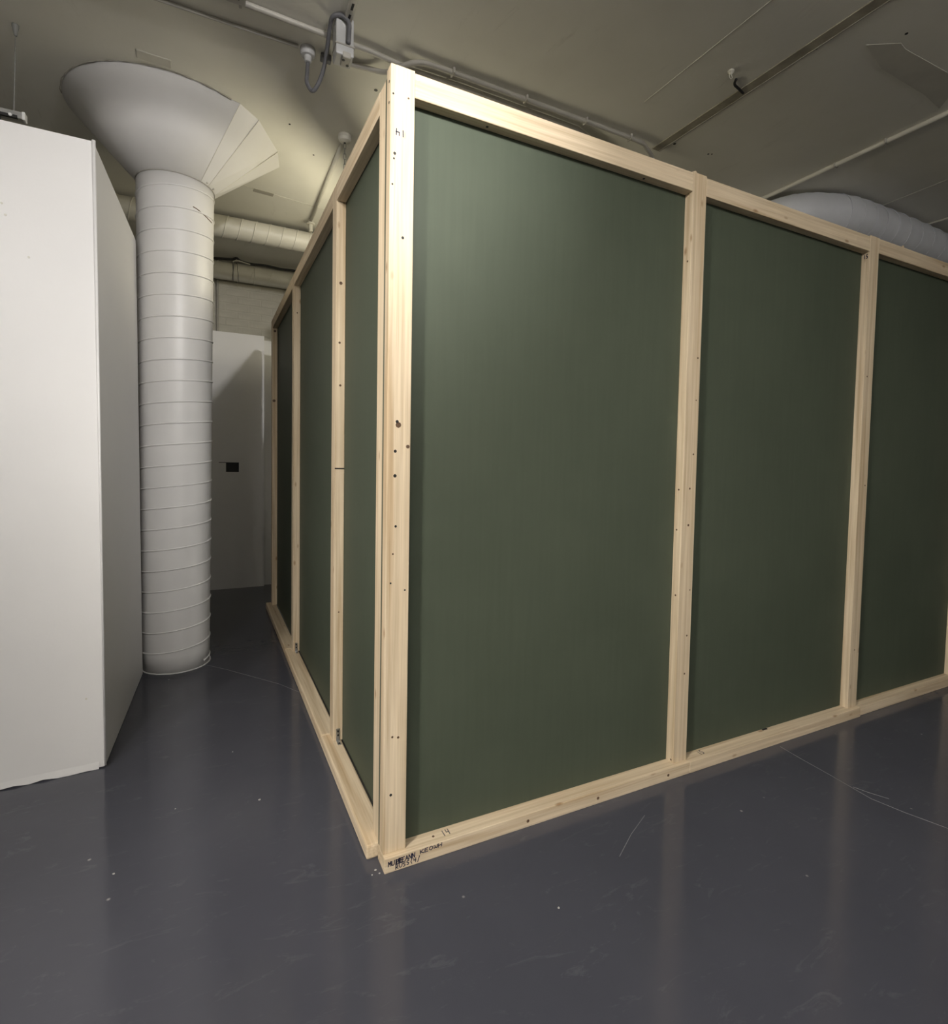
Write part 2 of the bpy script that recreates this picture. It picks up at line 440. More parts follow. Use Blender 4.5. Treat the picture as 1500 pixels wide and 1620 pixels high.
# --- right-hand wall: studs stand on the rails, faces to -Y
SF, PF, PB = 0.021, 0.060, 0.078       # stud face, board face, board back
ZB, ZT = 2.368, 2.440
studs = [(0.0, 0.075), (1.236, 1.312), (2.463, 2.540), (3.530, 3.606), (4.75, 4.826)]
ends = [0.0, 1.3125, 2.5405, 3.6065, 4.827]
rail_dy = [0.0, -0.001, 0.006, 0.0]
beam_dz = [0.0, -0.003, 0.001, 0.0]
labels = ['green framed wall panel at the near corner, marked with handwriting on its bottom rail',
          'green framed wall panel between the second and third pale studs counted from the corner',
          'green framed wall panel right of the third pale stud, cut by the picture edge',
          'green framed wall panel at the far right end, barely in the picture']
right_parts = []
for i in range(4):
    a, b = studs[i], studs[i + 1]
    e0, e1 = ends[i], ends[i + 1] - 0.0005
    L = Vector((e0, 0.04, 0))
    t = thing('booth_panel', labels[i], 'wall panel', L, 0, 'green framed panels of the long wall')
    def rng(r, o): return (r[0] - o, r[1] - o)
    corner = box('stud', rng(a, L.x), rng((SF, PF), L.y), (TH, ZT + 0.006), WOOD[2], t) if i == 0 else None
    st = box('stud', rng(b, L.x), rng((SF, PF), L.y), (TH, ZT + 0.004), WOOD[2], t)
    bd = box('green_board', rng((e0 + 0.002 if i == 0 else e0, e1), L.x), rng((PF + 0.0005, PB), L.y), (TH, 2.43), GREEN, t, 0.0008)
    pale_back(bd, 1)
    tr = box('top_rail', rng((a[1] if i == 0 else e0, b[0]), L.x), rng((SF, PF), L.y), (ZB + beam_dz[i], ZT + beam_dz[i]), WOOD[0], t)
    br = box('bottom_rail', rng((e0, e1), L.x), rng((0 + rail_dy[i], 0.075 + rail_dy[i]), L.y), (0.0, TH), WOOD[0], t)
    right_parts.append((t, L, corner or st, bd, tr, br, st))

def W(part_tuple, p):            # world point -> the panel's own coordinates
    return Vector(p) - part_tuple[1]

P1 = right_parts[0]
CORNER = [(0.014, 2.19, .0045, 0), (0.012, 2.175, .003, 0), (0.008, 2.10, .003, 0), (0.042, 1.95, .0045, 0), (0.035, 1.39, .009, 1), (0.031, 1.40, .005, 0),
          (0.026, 1.31, .005, 0), (0.026, 1.235, .0055, 0), (0.030, 1.08, .004, 0), (0.066, 1.325, .006, 1), (0.022, 0.995, .003, 1),
          (0.016, 0.905, .003, 0), (0.062, 0.88, .003, 0), (0.027, 0.42, .0035, 1), (0.046, 0.415, .004, 1), (0.024, 0.235, .0045, 0), (0.055, 2.36, .003, 1), (0.008, 2.36, .003, 0)]
for x, z, r, k in CORNER:
    screw(P1[2], W(P1, (x, SF, z)), (0, -1, 0), r, DARKWOOD if k else BLACK, name='knot' if k else 'screw_hole')
for z in (2.40, 2.34):
    screw(P1[2], W(P1, (0.0, 0.035, z)), (-1, 0, 0), 0.004, BLACK)
handwriting(P1[2], '14', W(P1, (0.046, SF, 2.262)), (-1, 0, 0), (0, 0, -1), 0.018, 0.017, 0.0021)
screw(P1[4], W(P1, (0.085, SF, 2.425)), (0, -1, 0), 0.006, STEEL, name='screw')
for x in (0.33, 1.0):
    screw(P1[4], W(P1, (x, 0.042, ZB)), (0, 0, -1), 0.005, BLACK)
handwriting(P1[5], 'MUIREANN', W(P1, (0.012, 0, 0.021)), (1, 0, 0.05), (0, 0, 1), 0.015, 0.0112, 0.0018)
handwriting(P1[5], 'RE', W(P1, (0.036, 0, 0.021)), (1, 0, 0.05), (0, 0, 1), 0.016, 0.012, 0.0017)
handwriting(P1[5], 'RUSS(4/', W(P1, (0.036, 0, 0.006)), (1, 0, 0.06), (0, 0, 1), 0.013, 0.0118, 0.0016)
handwriting(P1[5], 'KEOGH', W(P1, (0.117, 0, 0.030)), (1, 0, 0.04), (0, 0, 1), 0.012, 0.0155, 0.0016)
handwriting(P1[5], '14', W(P1, (0.205, 0.020, TH)), (1, 0.1, 0), (0, 1, 0), 0.026, 0.016, 0.0016)
screw(P1[5], W(P1, (0.175, 0.034, TH)), (0, 0, 1), 0.0045, DARKWOOD, name='knot')
for x in (0.52, 0.83, 1.19):
    screw(P1[5], W(P1, (x, 0, 0.022)), (0, -1, 0), 0.006, DARKWOOD, name='knot')
P2 = right_parts[1]
for x, z, r in ((1.29, 1.33, .004), (1.277, 1.19, .0045), (1.276, 1.04, .005), (1.298, 0.77, .003), (1.290, 0.58, .004), (1.284, 0.42, .004), (1.296, 1.72, .004), (1.295, 1.55, .003)):
    screw(P1[6], W(P1, (x, SF, z)), (0, -1, 0), r, DARKWOOD, name='knot')
for y, z in ((0.040, 1.185), (0.044, 1.02), (0.038, 0.75), (0.036, 2.10), (0.032, 0.06)):
    screw(P1[6], W(P1, (1.236, y, z)), (-1, 0, 0), 0.004, DARKWOOD, name='knot')
handwriting(P2[5], '15', W(P2, (1.40, 0.022, TH)), (1, 0.1, 0), (0, 1, 0), 0.024, 0.016, 0.0018)
for x in (1.33, 1.86):
    bm = bmesh.new(); add_box(bm, -0.016, 0.016, -0.004, 0.004, 0, 0.004, 0.001, 1)
    link('black_packer', tomesh(bm, 'black_packer'), BLACK, P2[5], W(P2, (x, 0.0535, TH)) - P2[5].location)
P3 = right_parts[2]
handwriting(P2[6], '15', W(P2, (2.463, 0.050, 2.335)), (0, -1, 0), (0, 0, 1), 0.018, 0.011, 0.0022)
for x, z in ((2.50, 0.35), (2.52, 1.2), (2.49, 1.75)):
    screw(P2[6], W(P2, (x, SF, z)), (0, -1, 0), 0.004, DARKWOOD, name='knot')
# splintered shims standing up behind the top rails
def shim(t, L, x, y, h, w=0.018):
    bm = bmesh.new()
    p = [(-w / 2, -0.004, -0.05), (w / 2, -0.004, -0.05), (w / 2, -0.004, h * .6), (w * .2, -0.004, h), (-w / 2, -0.004, h * .45)]
    lo = [bm.verts.new(q) for q in p]; hi = [bm.verts.new((q[0], 0.004, q[2])) for q in p]
    bm.faces.new(lo); bm.faces.new(hi[::-1])
    for k in range(5):
        bm.faces.new((lo[k], lo[(k + 1) % 5], hi[(k + 1) % 5], hi[k]))
    link('shim', tomesh(bm, 'shim'), WOOD[2], t, Vector((x, y, ZT)) - L)
shim(P1[0], P1[1], 1.252, 0.034, 0.016, 0.03)
shim(P3[0], P3[1], 2.785, 0.040, 0.022, 0.03)

# --- left-hand wall, running back along the passage (faces -X), a touch out of square
LROT = 0.0105
LORG = Vector((0.004, 0.080, 0))
lst = [(0.0, 0.070), (0.690, 0.765), (1.910, 1.985), (3.130, 3.205)]
lr = [(0.0, 0.7645), (0.7655, 1.9845), (1.9855, 3.24)]
llab = ['narrow green framed wall panel beside the corner post, facing the passage',
        'green framed wall panel halfway down the passage, between two studs with steel brackets',
        'darkest green framed wall panel at the far end of the passage']
for i in range(3):
    a, b = lst[i], lst[i + 1]
    a0 = lr[i][0]; off = Vector((0, a0, 0))
    wl = LORG + Matrix.Rotation(LROT, 3, 'Z') @ off
    t = thing('booth_panel', llab[i], 'wall panel', wl, LROT, 'green framed panels along the passage')
    def ry(r): return (r[0] - a0, r[1] - a0)
    if i == 0:
        box('stud', (0.0, 0.040), ry(a), (TH, ZT - 0.004), WOOD[2], t)
    far = box('stud', (0.0, 0.040), ry(b), (TH, ZT), WOOD[2], t)
    ya = a[1] if i == 0 else a0
    pale_back(box('green_board', (0.0405, 0.058), ry((a0, b[1] - 0.0005)), (TH, 2.43), GREEN, t, 0.0008), 0)
    box('top_rail', (0.0, 0.040), ry((ya, b[0])), (ZB, ZT), WOOD[1], t)
    box('bottom_rail', (-0.040, 0.036), ry(lr[i]), (0.0, TH), WOOD[1], t, 0.007)
    marks = {0: ((0.016, 1.78, .005), (0.020, 1.60, .005), (0.02, 0.62, .003), (0.02, 2.03, .007)), 1: ((0.02, 2.2, .004),), 2: ((0.02, 2.345, .010), (0.014, 1.77, .012))}[i]
    for x, z, r in marks:
        screw(far, (x, b[0] - a0, z), (0, -1, 0), r, DARKWOOD, name='knot')
    if i == 0:
        bm = bmesh.new(); add_box(bm, -0.021, 0.019, -0.0008, 0.001, -0.0025, 0.0025, 0)
        link('pencil_line', tomesh(bm, 'pencil_line'), BLACK, far, Vector((0.02, b[0] - a0, 1.245)) - far.location)
    if i < 2:   # steel angle bracket at the foot of the far stud
        bm = bmesh.new()
        add_box(bm, -0.008, 0.008, -0.0025, 0.0, 0.0, 0.055, 0.0005, 1)
        add_box(bm, -0.008, 0.008, -0.040, 0.0, 0.0, 0.0025, 0.0005, 1)
        br = link('angle_bracket', tomesh(bm, 'angle_bracket'), STEEL, t, (0.020, b[0] - a0 - 0.0005, TH))
        br['label'] = 'small zinc steel angle bracket'
        for q, nrm in (((0, -0.0025, 0.043), (0, -1, 0)), ((0, -0.0025, 0.026), (0, -1, 0)), ((0, -0.03, 0.0025), (0, 0, 1))):
            bm = bmesh.new(); add_disc(bm, (0, 0, 0), nrm, 0.0042, 0.0022, 10)
            link('screw', tomesh(bm, 'screw'), BLACK, br, q)
# unseen boards added behind the booth to stop its lamp lighting the passage
struct(box('booth_rear_light_stop', (0.06, 4.80), (3.16, 3.18), (0, 2.43), BOARDBACK, None, 0.001), 'plain unseen boards added behind the booth to keep its light in')

# ------------------------------------------------------------------ white partition block
def partition():
    t = thing('partition_block', 'freestanding white painted partition block left of the column', 'partition', (-0.876, 1.035, 0))
    H = 2.505
    pts = [(0, 0), (0.026, 1.045), (-2.2, 1.10), (-2.3, -0.135)]
    bm = bmesh.new()
    z0 = 0.006
    lo = [bm.verts.new((x, y, z0)) for x, y in pts]
    hi = [bm.verts.new((x - 0.012, y, H - (0.06 if x < -1 else 0))) for x, y in pts]
    bm.faces.new(lo); bm.faces.new(hi[::-1])
    for k in range(4):
        bm.faces.new((lo[k], lo[(k + 1) % 4], hi[(k + 1) % 4], hi[k]))
    es = [e for e in bm.edges if abs(e.verts[0].co.z - e.verts[1].co.z) > 1]
    bmesh.ops.bevel(bm, geom=es, offset=0.006, segments=3, profile=0.5, affect='EDGES')
    link('painted_board', tomesh(bm, 'painted_board'), WHITE, t)
    # ragged plaster bead on the corner and a rough skirting line of paint at the foot
    bm = bmesh.new()
    add_tube(bm, [(0.0015, 0.0, 0.01), (-0.004, -0.001, 1.2), (-0.011, -0.001, H + 0.003)], [0.004, 0.005, 0.007], 8)
    link('corner_bead', tomesh(bm, 'corner_bead'), WHITE, t, smooth=True)
    bm = bmesh.new()
    xs = [-0.02 - k * 0.045 for k in range(50)]
    top = []; bot = []
    for x in xs:
        y = -0.135 * (-x / 2.3)
        top.append(bm.verts.new((x, y - 0.0012, 0.03))); bot.append(bm.verts.new((x, y - 0.0030 - random.uniform(0, .003), random.choice((0.0005, 0.001, 0.003, 0.007)))))
    for k in range(len(xs) - 1):
        bm.faces.new((top[k], top[k + 1], bot[k + 1], bot[k]))
    link('paint_edge', tomesh(bm, 'paint_edge'), WHITE, t, smooth=True)
    for x, z in ((-0.28, 2.16), (-0.215, 2.02), (-0.29, 2.2), (-0.06, 0.30)):
        bm = bmesh.new(); add_disc(bm, (x, -0.135 * (-x / 2.3) + 0.0005, z), (0, -1, 0), 0.004, 0.0018, 8)
        link('filler_spot', tomesh(bm, 'filler_spot'), PIPE, t)
partition()

# ------------------------------------------------------------------ mushroom column
def column():
    cx, cy = -0.682, 2.20
    t = thing('column', 'round white column wound with a spiral seam, flaring into the ceiling', 'column', (cx, cy, 0))
    def rad(z): return 0.184 + 0.022 * z / 2.9
    def axx(z): return 0.014 * z / 2.9
    bm = bmesh.new(); n = 64
    zs = [0.0] + [0.1 + k * 0.2 for k in range(14)] + [2.9]
    rings = []
    for z in zs:
        rings.append([bm.verts.new((axx(z) + rad(z) * math.cos(2 * PI * k / n), rad(z) * math.sin(2 * PI * k / n), z)) for k in range(n)])
    for i in range(len(rings) - 1):
        for k in range(n):
            bm.faces.new((rings[i][k], rings[i][(k + 1) % n], rings[i + 1][(k + 1) % n], rings[i + 1][k]))
    bm.faces.new(rings[0][::-1]); bm.faces.new(rings[-1])
    link('shaft', tomesh(bm, 'shaft'), COLW, t, smooth=True)
    pitch = 0.1225
    pts = []
    N = int(2.86 / pitch * 40)
    for k in range(N + 1):
        a = 2 * PI * k / 40 - 0.6
        z = 0.03 + pitch * k / 40
        pts.append((axx(z) + rad(z) * math.cos(a), rad(z) * math.sin(a), z))
    bm = bmesh.new(); add_tube(bm, pts, 0.0050, 8)
    link('spiral_seam', tomesh(bm, 'spiral_seam'), COLW, t, smooth=True)
    # collar ring under the capital
    pts = [(axx(2.9) + 0.209 * math.cos(2 * PI * k / 48), 0.209 * math.sin(2 * PI * k / 48), 2.897) for k in range(49)]
    bm = bmesh.new(); add_tube(bm, pts, 0.0028, 6, False)
    link('collar_ring', tomesh(bm, 'collar_ring'), PIPEGREY, t, smooth=True)
    # capital: smooth cone on the viewer's left, boarded facets on the right
    fac = [(-49, .536), (-33, .545), (-1, .592), (16, .648), (40, .62), (75, .56)]
    ang = [(-49 - 6 * k, .520 + .010 * math.cos(math.radians(-49 - 6 * k) * 2)) for k in range(1, 39)][::-1]
    ring = ang + fac
    bm = bmesh.new()
    lo = [bm.verts.new((axx(2.9) + 0.203 * math.cos(math.radians(a)), 0.203 * math.sin(math.radians(a)), 2.895)) for a, r in ring]
    hi = [bm.verts.new((r * math.cos(math.radians(a)), r * math.sin(math.radians(a)), ZC + 0.003)) for a, r in ring]
    m = len(ring)
    for k in range(m):
        f = bm.faces.new((lo[k], lo[(k + 1) % m], hi[(k + 1) % m], hi[k]))
        f.smooth = not (m - 6 <= k)
    bm.faces.new(lo[::-1]); bm.faces.new(hi)
    link('flared_capital', tomesh(bm, 'flared_capital'), CONEW, t)
    # seams between the boards of the right side
    for a, r in fac[:3]:
        ca, sa = math.cos(math.radians(a)), math.sin(math.radians(a))
        tube('board_seam', [(axx(2.9) + .206 * ca, .206 * sa, 2.90), (r * ca, r * sa, ZC - 0.002)], 0.0020, PIPE, t, 6)
    # ragged crack where the capital meets the ceiling
    pts = []
    for k in range(40):
        a = math.radians(-175 + k * 3.1); rr = .522 + .010 * math.cos(a * 2) + random.uniform(-.002, .004)
        pts.append((rr * math.cos(a), rr * math.sin(a), ZC - 0.002))
    bm = bmesh.new(); add_tube(bm, pts, [random.choice((.001, .002, .0035)) for _ in pts], 5)
    link('ceiling_crack', tomesh(bm, 'ceiling_crack'), GREYPATCH, t)
    # small bolts at the collar and a dark streak mark
    for a in (-38, -18):
        bm = bmesh.new(); add_disc(bm, (0, 0, 0), (math.cos(math.radians(a)), math.sin(math.radians(a)), 0), 0.007, 0.012, 8)
        link('bolt', tomesh(bm, 'bolt'), PIPEGREY, t, (axx(2.9) + .205 * math.cos(math.radians(a)), .205 * math.sin(math.radians(a)), 2.912))
    pts = []
    for k in range(8):
        a = math.radians(-62 + k * 6); z = 2.735 - 0.003 * min(k, 5) - (0.0 if k < 2 else 0.002 * k)
        pts.append((axx(z) + rad(z) * math.cos(a), rad(z) * math.sin(a), z))
    bm = bmesh.new(); add_tube(bm, pts, 0.003, 6)
    link('scratch', tomesh(bm, 'scratch'), DARKWOOD, t)
    # spilled paint rim at the foot
    pts = [(rr * math.cos(a), rr * math.sin(a), 0.003) for a, rr in ((2 * PI * k / 60, 0.186 + random.uniform(0, .004)) for k in range(61))]
    bm = bmesh.new(); add_tube(bm, pts, 0.004, 5, False)
    link('paint_rim', tomesh(bm, 'paint_rim'), COLW, t, smooth=True)
column()

# ------------------------------------------------------------------ passage end board with a cut-out, and the strip beside it
def board_with_hole(name, x0, x1, z0, z1, hx0, hx1, hz0, hz1, y, th, mat):
    bm = bmesh.new()
    xs = [x0, hx0, hx1, x1]; zs = [z0, hz0, hz1, z1]
    def grid(yy): return [[bm.verts.new((a, yy, b)) for b in zs] for a in xs]
    f, g = grid(-th), grid(0)
    for i in range(3):
        for k in range(3):
            if i == 1 and k == 1: continue
            bm.faces.new((f[i][k], f[i + 1][k], f[i + 1][k + 1], f[i][k + 1]))
            bm.faces.new((g[i][k], g[i][k + 1], g[i + 1][k + 1], g[i + 1][k]))
    for (i, k), (j, l) in [((1, 1), (2, 1)), ((2, 1), (2, 2)), ((2, 2), (1, 2)), ((1, 2), (1, 1))]:
        bm.faces.new((f[i][k], g[i][k], g[j][l], f[j][l]))
    edge = [(i, 0) for i in range(3)] + [(3, k) for k in range(3)] + [(i, 3) for i in (3, 2, 1)] + [(0, k) for k in (3, 2, 1)]
    for a in range(len(edge)):
        (i, k), (j, l) = edge[a], edge[(a + 1) % len(edge)]
        bm.faces.new((f[i][k], f[j][l], g[j][l], g[i][k]))
    return tomesh(bm, name)
t = thing('passage_end_board', 'tall white board closing the passage, with a small dark cut-out', 'board', (0, 4.20, 0))
link('board', board_with_hole('board', -1.3, -0.015, 0.0, 2.50, -0.362, -0.246, 1.150, 1.245, 0, 0.018, WHITE), WHITE, t)
bm = bmesh.new(); add_box(bm, -0.425, -0.362, -0.0188, -0.0175, 1.240, 1.246, 0)
link('saw_cut', tomesh(bm, 'saw_cut'), BLACK, t)
bm = bmesh.new(); add_box(bm, -0.38, -0.23, 0.001, 0.012, 1.13, 1.265, 0.001, 1)  # black sheet stands in for the shade in the gap behind the cut-out
link('hole_shade_sheet', tomesh(bm, 'hole_shade_sheet'), BLACK, t)
tag(box('side_board', (-0.012, 0.90), (4.235, 4.255), (0, 2.47), WHITE_OLD, None, 0.001), 'dim old white board standing just right of the passage end board', 'board')

# ------------------------------------------------------------------ spiral ducts across the passage
def spiral_duct(name, label, x0, x1, y, z, r, rot, pitch, seam_r, mat, hx=None):
    t = thing(name, label, 'duct', ((x0 + x1) / 2, y, z), rot)
    h = (x1 - x0) / 2
    bm = bmesh.new(); add_tube(bm, [(-h, 0, 0), (-h / 2, 0, 0), (0, 0, 0), (h / 2, 0, 0), (h, 0, 0)], r, 36)
    link('duct_pipe', tomesh(bm, 'duct_pipe'), mat, t, smooth=True)
    n = int(2 * h / pitch * 28)
    pts = [(-h + pitch * k / 28, r * math.cos(2 * PI * k / 28), -r * math.sin(2 * PI * k / 28)) for k in range(n)]
    bm = bmesh.new(); add_tube(bm, pts, seam_r, 5)
    link('spiral_seam', tomesh(bm, 'spiral_seam'), mat, t, smooth=True)
    return t
spiral_duct('spiral_duct', 'cream painted spiral duct nearest under the ceiling, right of the column', -1.9, 1.3, 3.20, 3.112, 0.082, 0.0, 0.105, 0.0048, PIPE)
d2 = spiral_duct('spiral_duct', 'dusty cream duct further back above the painted brick wall', -1.9, 1.3, 4.30, 3.115, 0.083, 0.0, 0.17, 0.003, PIPE)
for x in (-0.05, 0.10):
    pts = [(x + 0.02 * math.sin(k), 0.086 * math.cos(2 * PI * k / 24), 0.086 * math.sin(2 * PI * k / 24)) for k in range(25)]
    bm = bmesh.new(); add_tube(bm, [(x, p[1], p[2]) for p in pts], 0.0045, 5, False)
    link('duct_band', tomesh(bm, 'duct_band'), PIPE, d2, (0.1, 0, 0), smooth=True)
for x, dx in ((-0.02, 0.012), (0.0, -0.02), (0.02, 0.02)):
    pts = [(x + dx * k / 12, 0.087 * math.cos(PI * k / 12 + PI / 2), 0.087 * math.sin(PI * k / 12 + PI / 2)) for k in range(13)]
    bm = bmesh.new(); add_tube(bm, pts, 0.003, 5)
    link('hanging_wire', tomesh(bm, 'hanging_wire'), WIREM, d2, (0.02, 0, 0))
# loose black cable lying along the further duct
pts = [(-0.50, 4.27, 3.205), (-0.40, 4.25, 3.210), (-0.30, 4.25, 3.222), (-0.26, 4.235, 3.235), (-0.22, 4.245, 3.215), (-0.12, 4.25, 3.206), (0.0, 4.25, 3.214), (0.15, 4.25, 3.206), (0.30, 4.25, 3.212), (0.5, 4.26, 3.207)]
tag(tube('cable', smooth_path(pts, 5), 0.011, BLACK, None, 7), 'loose black cable lying on top of the further duct', 'cable')
pts = [(-0.30, 4.22, 3.19), (-0.25, 4.20, 3.20), (-0.19, 4.205, 3.193), (-0.14, 4.21, 3.186)]
tag(tube('cable_offcut', smooth_path(pts, 4), 0.006, PIPE, None, 6), 'short pale cable offcut resting on the further duct', 'cable')
tag(tube('wall_conduit', [(-0.43, 4.445, 0.0), (-0.43, 4.445, 3.26)], 0.012, PIPEGREY, None, 10), 'thin upright grey conduit on the brick wall beside the column', 'pipe')

# ------------------------------------------------------------------ conduits on the ceiling
def clip(parent, x, y, along='x', r=0.014, z=ZC):
    bm = bmesh.new()
    if along == 'x': add_box(bm, -0.006, 0.006, -r * 1.7, r * 1.7, -2 * r - 0.004, 0.0, 0.002, 1)
    else: add_box(bm, -r * 1.7, r * 1.7, -0.006, 0.006, -2 * r - 0.004, 0.0, 0.002, 1)
    return link('pipe_clip', tomesh(bm, 'pipe_clip'), PIPEGREY, parent, Vector((x, y, z)) - parent.location)
zA = ZC - 0.016
trunk = tag(tube('conduit', [(-3.0, 1.052, zA), (-0.33, 1.055, zA), (0.10, 1.068, zA), (0.20, 1.066, zA), (0.33, 1.080, zA), (0.42, 1.092, zA), (0.70, 1.082, zA), (1.45, 1.085, zA), (1.56, 1.12, zA), (1.75, 1.17, zA)], 0.0125, PIPEGREY, None, 10),
            'grey conduit running above the junction box and along the booth top', 'conduit')
for x in (-0.36, 0.62, 1.1): clip(trunk, x, 1.055 if x < 0 else 1.10, 'x', 0.0125)
pipe1 = tag(tube('conduit', [(-3.0, 1.22, ZC - .009), (-0.5, 1.213, ZC - .009), (-0.10, 1.207, ZC - .009)], 0.008, PIPEGREY, None, 8), 'thin conduit ending at the round ceiling box with the hanging loop', 'conduit')
condA = tag(tube('conduit', smooth_path([(0.10, 1.20, zA), (0.22, 1.185, zA), (0.31, 1.13, zA - .026), (0.36, 1.06, zA - .027), (0.45, 1.018, zA - .005), (0.60, 1.012, zA), (1.2, 1.012, zA), (1.80, 1.010, zA), (1.93, 1.03, zA - .01), (2.05, 1.09, zA - .05), (2.06, 1.11, zA - .25)], 6), 0.0125, PIPEGREY, None, 10),
            'grey conduit with clips that bends down behind the first top rail', 'conduit')
for x in (0.62, 1.05, 1.45, 1.78): clip(condA, x, 1.012, 'x', 0.0125)
pale = tag(tube('conduit', [(3.15, 2.6, ZC - .012), (3.140, 1.2, ZC - .012), (3.155, 0.5, ZC - .012), (3.165, -0.1, ZC - .012), (3.18, -2.4, ZC - .012)], 0.014, PIPE, None, 10), 'pale conduit crossing the ceiling above the big flexible duct', 'conduit')
for y in (0.62, 0.33): clip(pale, 3.155, y, 'y', 0.011)
tag(tube('conduit', [(4.64, 2.2, ZC - .009), (4.66, 0.8, ZC - .009), (4.72, 0.2, ZC - .009), (4.8, -2.0, ZC - .009)], 0.0085, PIPE, None, 10), 'thick pale pipe at the right picture edge behind the flexible duct', 'pipe')
# conduit above the passage side of the booth with a ceiling rose and chain
rod = tag(tube('conduit', [(0.255, 1.86, ZC - .012), (0.255, 3.10, ZC - .012)], 0.0125, PIPE, None, 10), 'cream conduit from the ceiling rose back to the cream duct', 'conduit')
t = thing('ceiling_rose', 'round cream ceiling rose holding a short chain', 'ceiling fitting', (0.256, 1.82, ZC))
bm = bmesh.new(); lathe(bm, [(0.040, 0.0), (0.040, -0.02), (0.034, -0.034), (0.014, -0.042)], 24); link('rose', tomesh(bm, 'rose'), PIPE, t, smooth=False)
bm = bmesh.new(); add_disc(bm, (0, 0, -0.0415), (0, 0, -1), 0.006, 0.004, 10); link('hole', tomesh(bm, 'hole'), BLACK, t)
zc_ = -0.045
def chain_link(parent, x, y, z, turn, L=0.036, w=0.007, r=0.0018):
    pts = []
    for k in range(17):
        a = 2 * PI * k / 16
        px = w * math.cos(a); pz = (L / 2 - w) * (1 if math.sin(a) > 0 else -1) * (1 if abs(math.sin(a)) > 1e-6 else 0) + w * math.sin(a)
        pts.append((px * math.cos(turn), px * math.sin(turn), pz))
    bm = bmesh.new(); add_tube(bm, pts, r, 5, False)
    return link('chain_link', tomesh(bm, 'chain_link'), WIREM, parent, (x, y, z), smooth=True)
for k in range(14):
    chain_link(t, 0, 0, zc_ - 0.016 - k * 0.031, (k % 2) * PI / 2)
t = thing('pipe_drop', 'cream pipe end with a flange hanging by the cream duct', 'pipe', (0.258, 3.10, ZC))
bm = bmesh.new(); lathe(bm, [(0.020, 0.0), (0.020, -0.022), (0.034, -0.026), (0.034, -0.036), (0.016, -0.038), (0.016, -0.09)], 20); link('flange', tomesh(bm, 'flange'), PIPE, t, smooth=False)

# round ceiling box with flexible loop, and the grey switch box
t = thing('junction_box', 'round grey ceiling box where the dark looped conduit starts', 'junction box', (-0.055, 1.215, ZC))
bm = bmesh.new(); lathe(bm, [(0.036, 0.0), (0.036, -0.022), (0.030, -0.034), (0.018, -0.036), (0.016, -0.062), (0.010, -0.064)], 24); link('box_body', tomesh(bm, 'box_body'), BOXGREY, t)
bm = bmesh.new(); add_box(bm, 0.06, 0.11, -0.016, 0.016, -0.03, 0.0, 0.003, 1); link('side_gland', tomesh(bm, 'side_gland'), FLEXDARK, t)
loop = smooth_path([(-0.055, 1.215, 3.195), (-0.058, 1.213, 3.15), (-0.060, 1.20, 3.09), (-0.035, 1.17, 3.045), (-0.004, 1.12, 3.10), (0.008, 1.06, 3.18), (0.008, 1.00, 3.232), (0.012, 0.95, 3.246), (0.045, 0.928, 3.248), (0.076, 0.922, 3.225), (0.078, 0.925, 3.18), (0.077, 0.93, 3.14)], 6)
tag(tube('flexible_conduit', loop, 0.0095, FLEXDARK, None, 10), 'dark flexible conduit looping from the round box to the switch box', 'conduit')
t = thing('switch_box', 'grey plastic switch box hanging from the ceiling above the corner', 'switch box', (0.065, 0.985, ZC))
bm = bmesh.new(); add_box(bm, -0.040, 0.040, -0.042, 0.042, -0.165, 0.0, 0.006, 2); link('box_body', tomesh(bm, 'box_body'), BOXGREY, t)
bm = bmesh.new(); add_box(bm, -0.010, 0.026, -0.046, 0.020, -0.176, -0.150, 0.003, 1); link('gland_plate', tomesh(bm, 'gland_plate'), PIPEGREY, t)
for x, y in ((-0.004, -0.024), (0.020, 0.004)):
    bm = bmesh.new(); add_disc(bm, (x, y, -0.1755), (0, 0, -1), 0.007, 0.002, 10); link('knockout', tomesh(bm, 'knockout'), BLACK, t)
bm = bmesh.new(); add_box(bm, -0.044, 0.044, -0.046, 0.046, -0.125, -0.119, 0.001, 1); link('lid_seam', tomesh(bm, 'lid_seam'), PIPEGREY, t)
t = thing('slotted_bracket', 'pale slotted steel bracket on the ceiling beside the switch box', 'bracket', (0.075, 0.84, ZC))
bm = bmesh.new(); add_box(bm, -0.016, 0.016, -0.24, 0.10, -0.024, 0.0, 0.002, 1); link('strut', tomesh(bm, 'strut'), PIPE, t)
for k in range(5):
    bm = bmesh.new(); add_box(bm, -0.005, 0.005, -0.018, 0.018, -0.0255, -0.023, 0.0005, 1); link('slot', tomesh(bm, 'slot'), BLACK, t, (0, 0.07 - k * 0.062, 0))
t = thing('cable_clamp', 'slotted dark cable clamp on the ceiling at the top picture edge', 'bracket', (-0.395, 1.03, ZC))
bm = bmesh.new(); add_box(bm, -0.055, 0.055, -0.05, 0.03, -0.03, 0.0, 0.004, 1); link('clamp_body', tomesh(bm, 'clamp_body'), PIPEGREY, t)
for k in range(2):
    bm = bmesh.new(); add_box(bm, -0.03, 0.03, -0.006, 0.006, -0.0315, -0.0295, 0.0005, 1); link('slot', tomesh(bm, 'slot'), BLACK, t, (0, -0.028 + k * 0.022, 0))

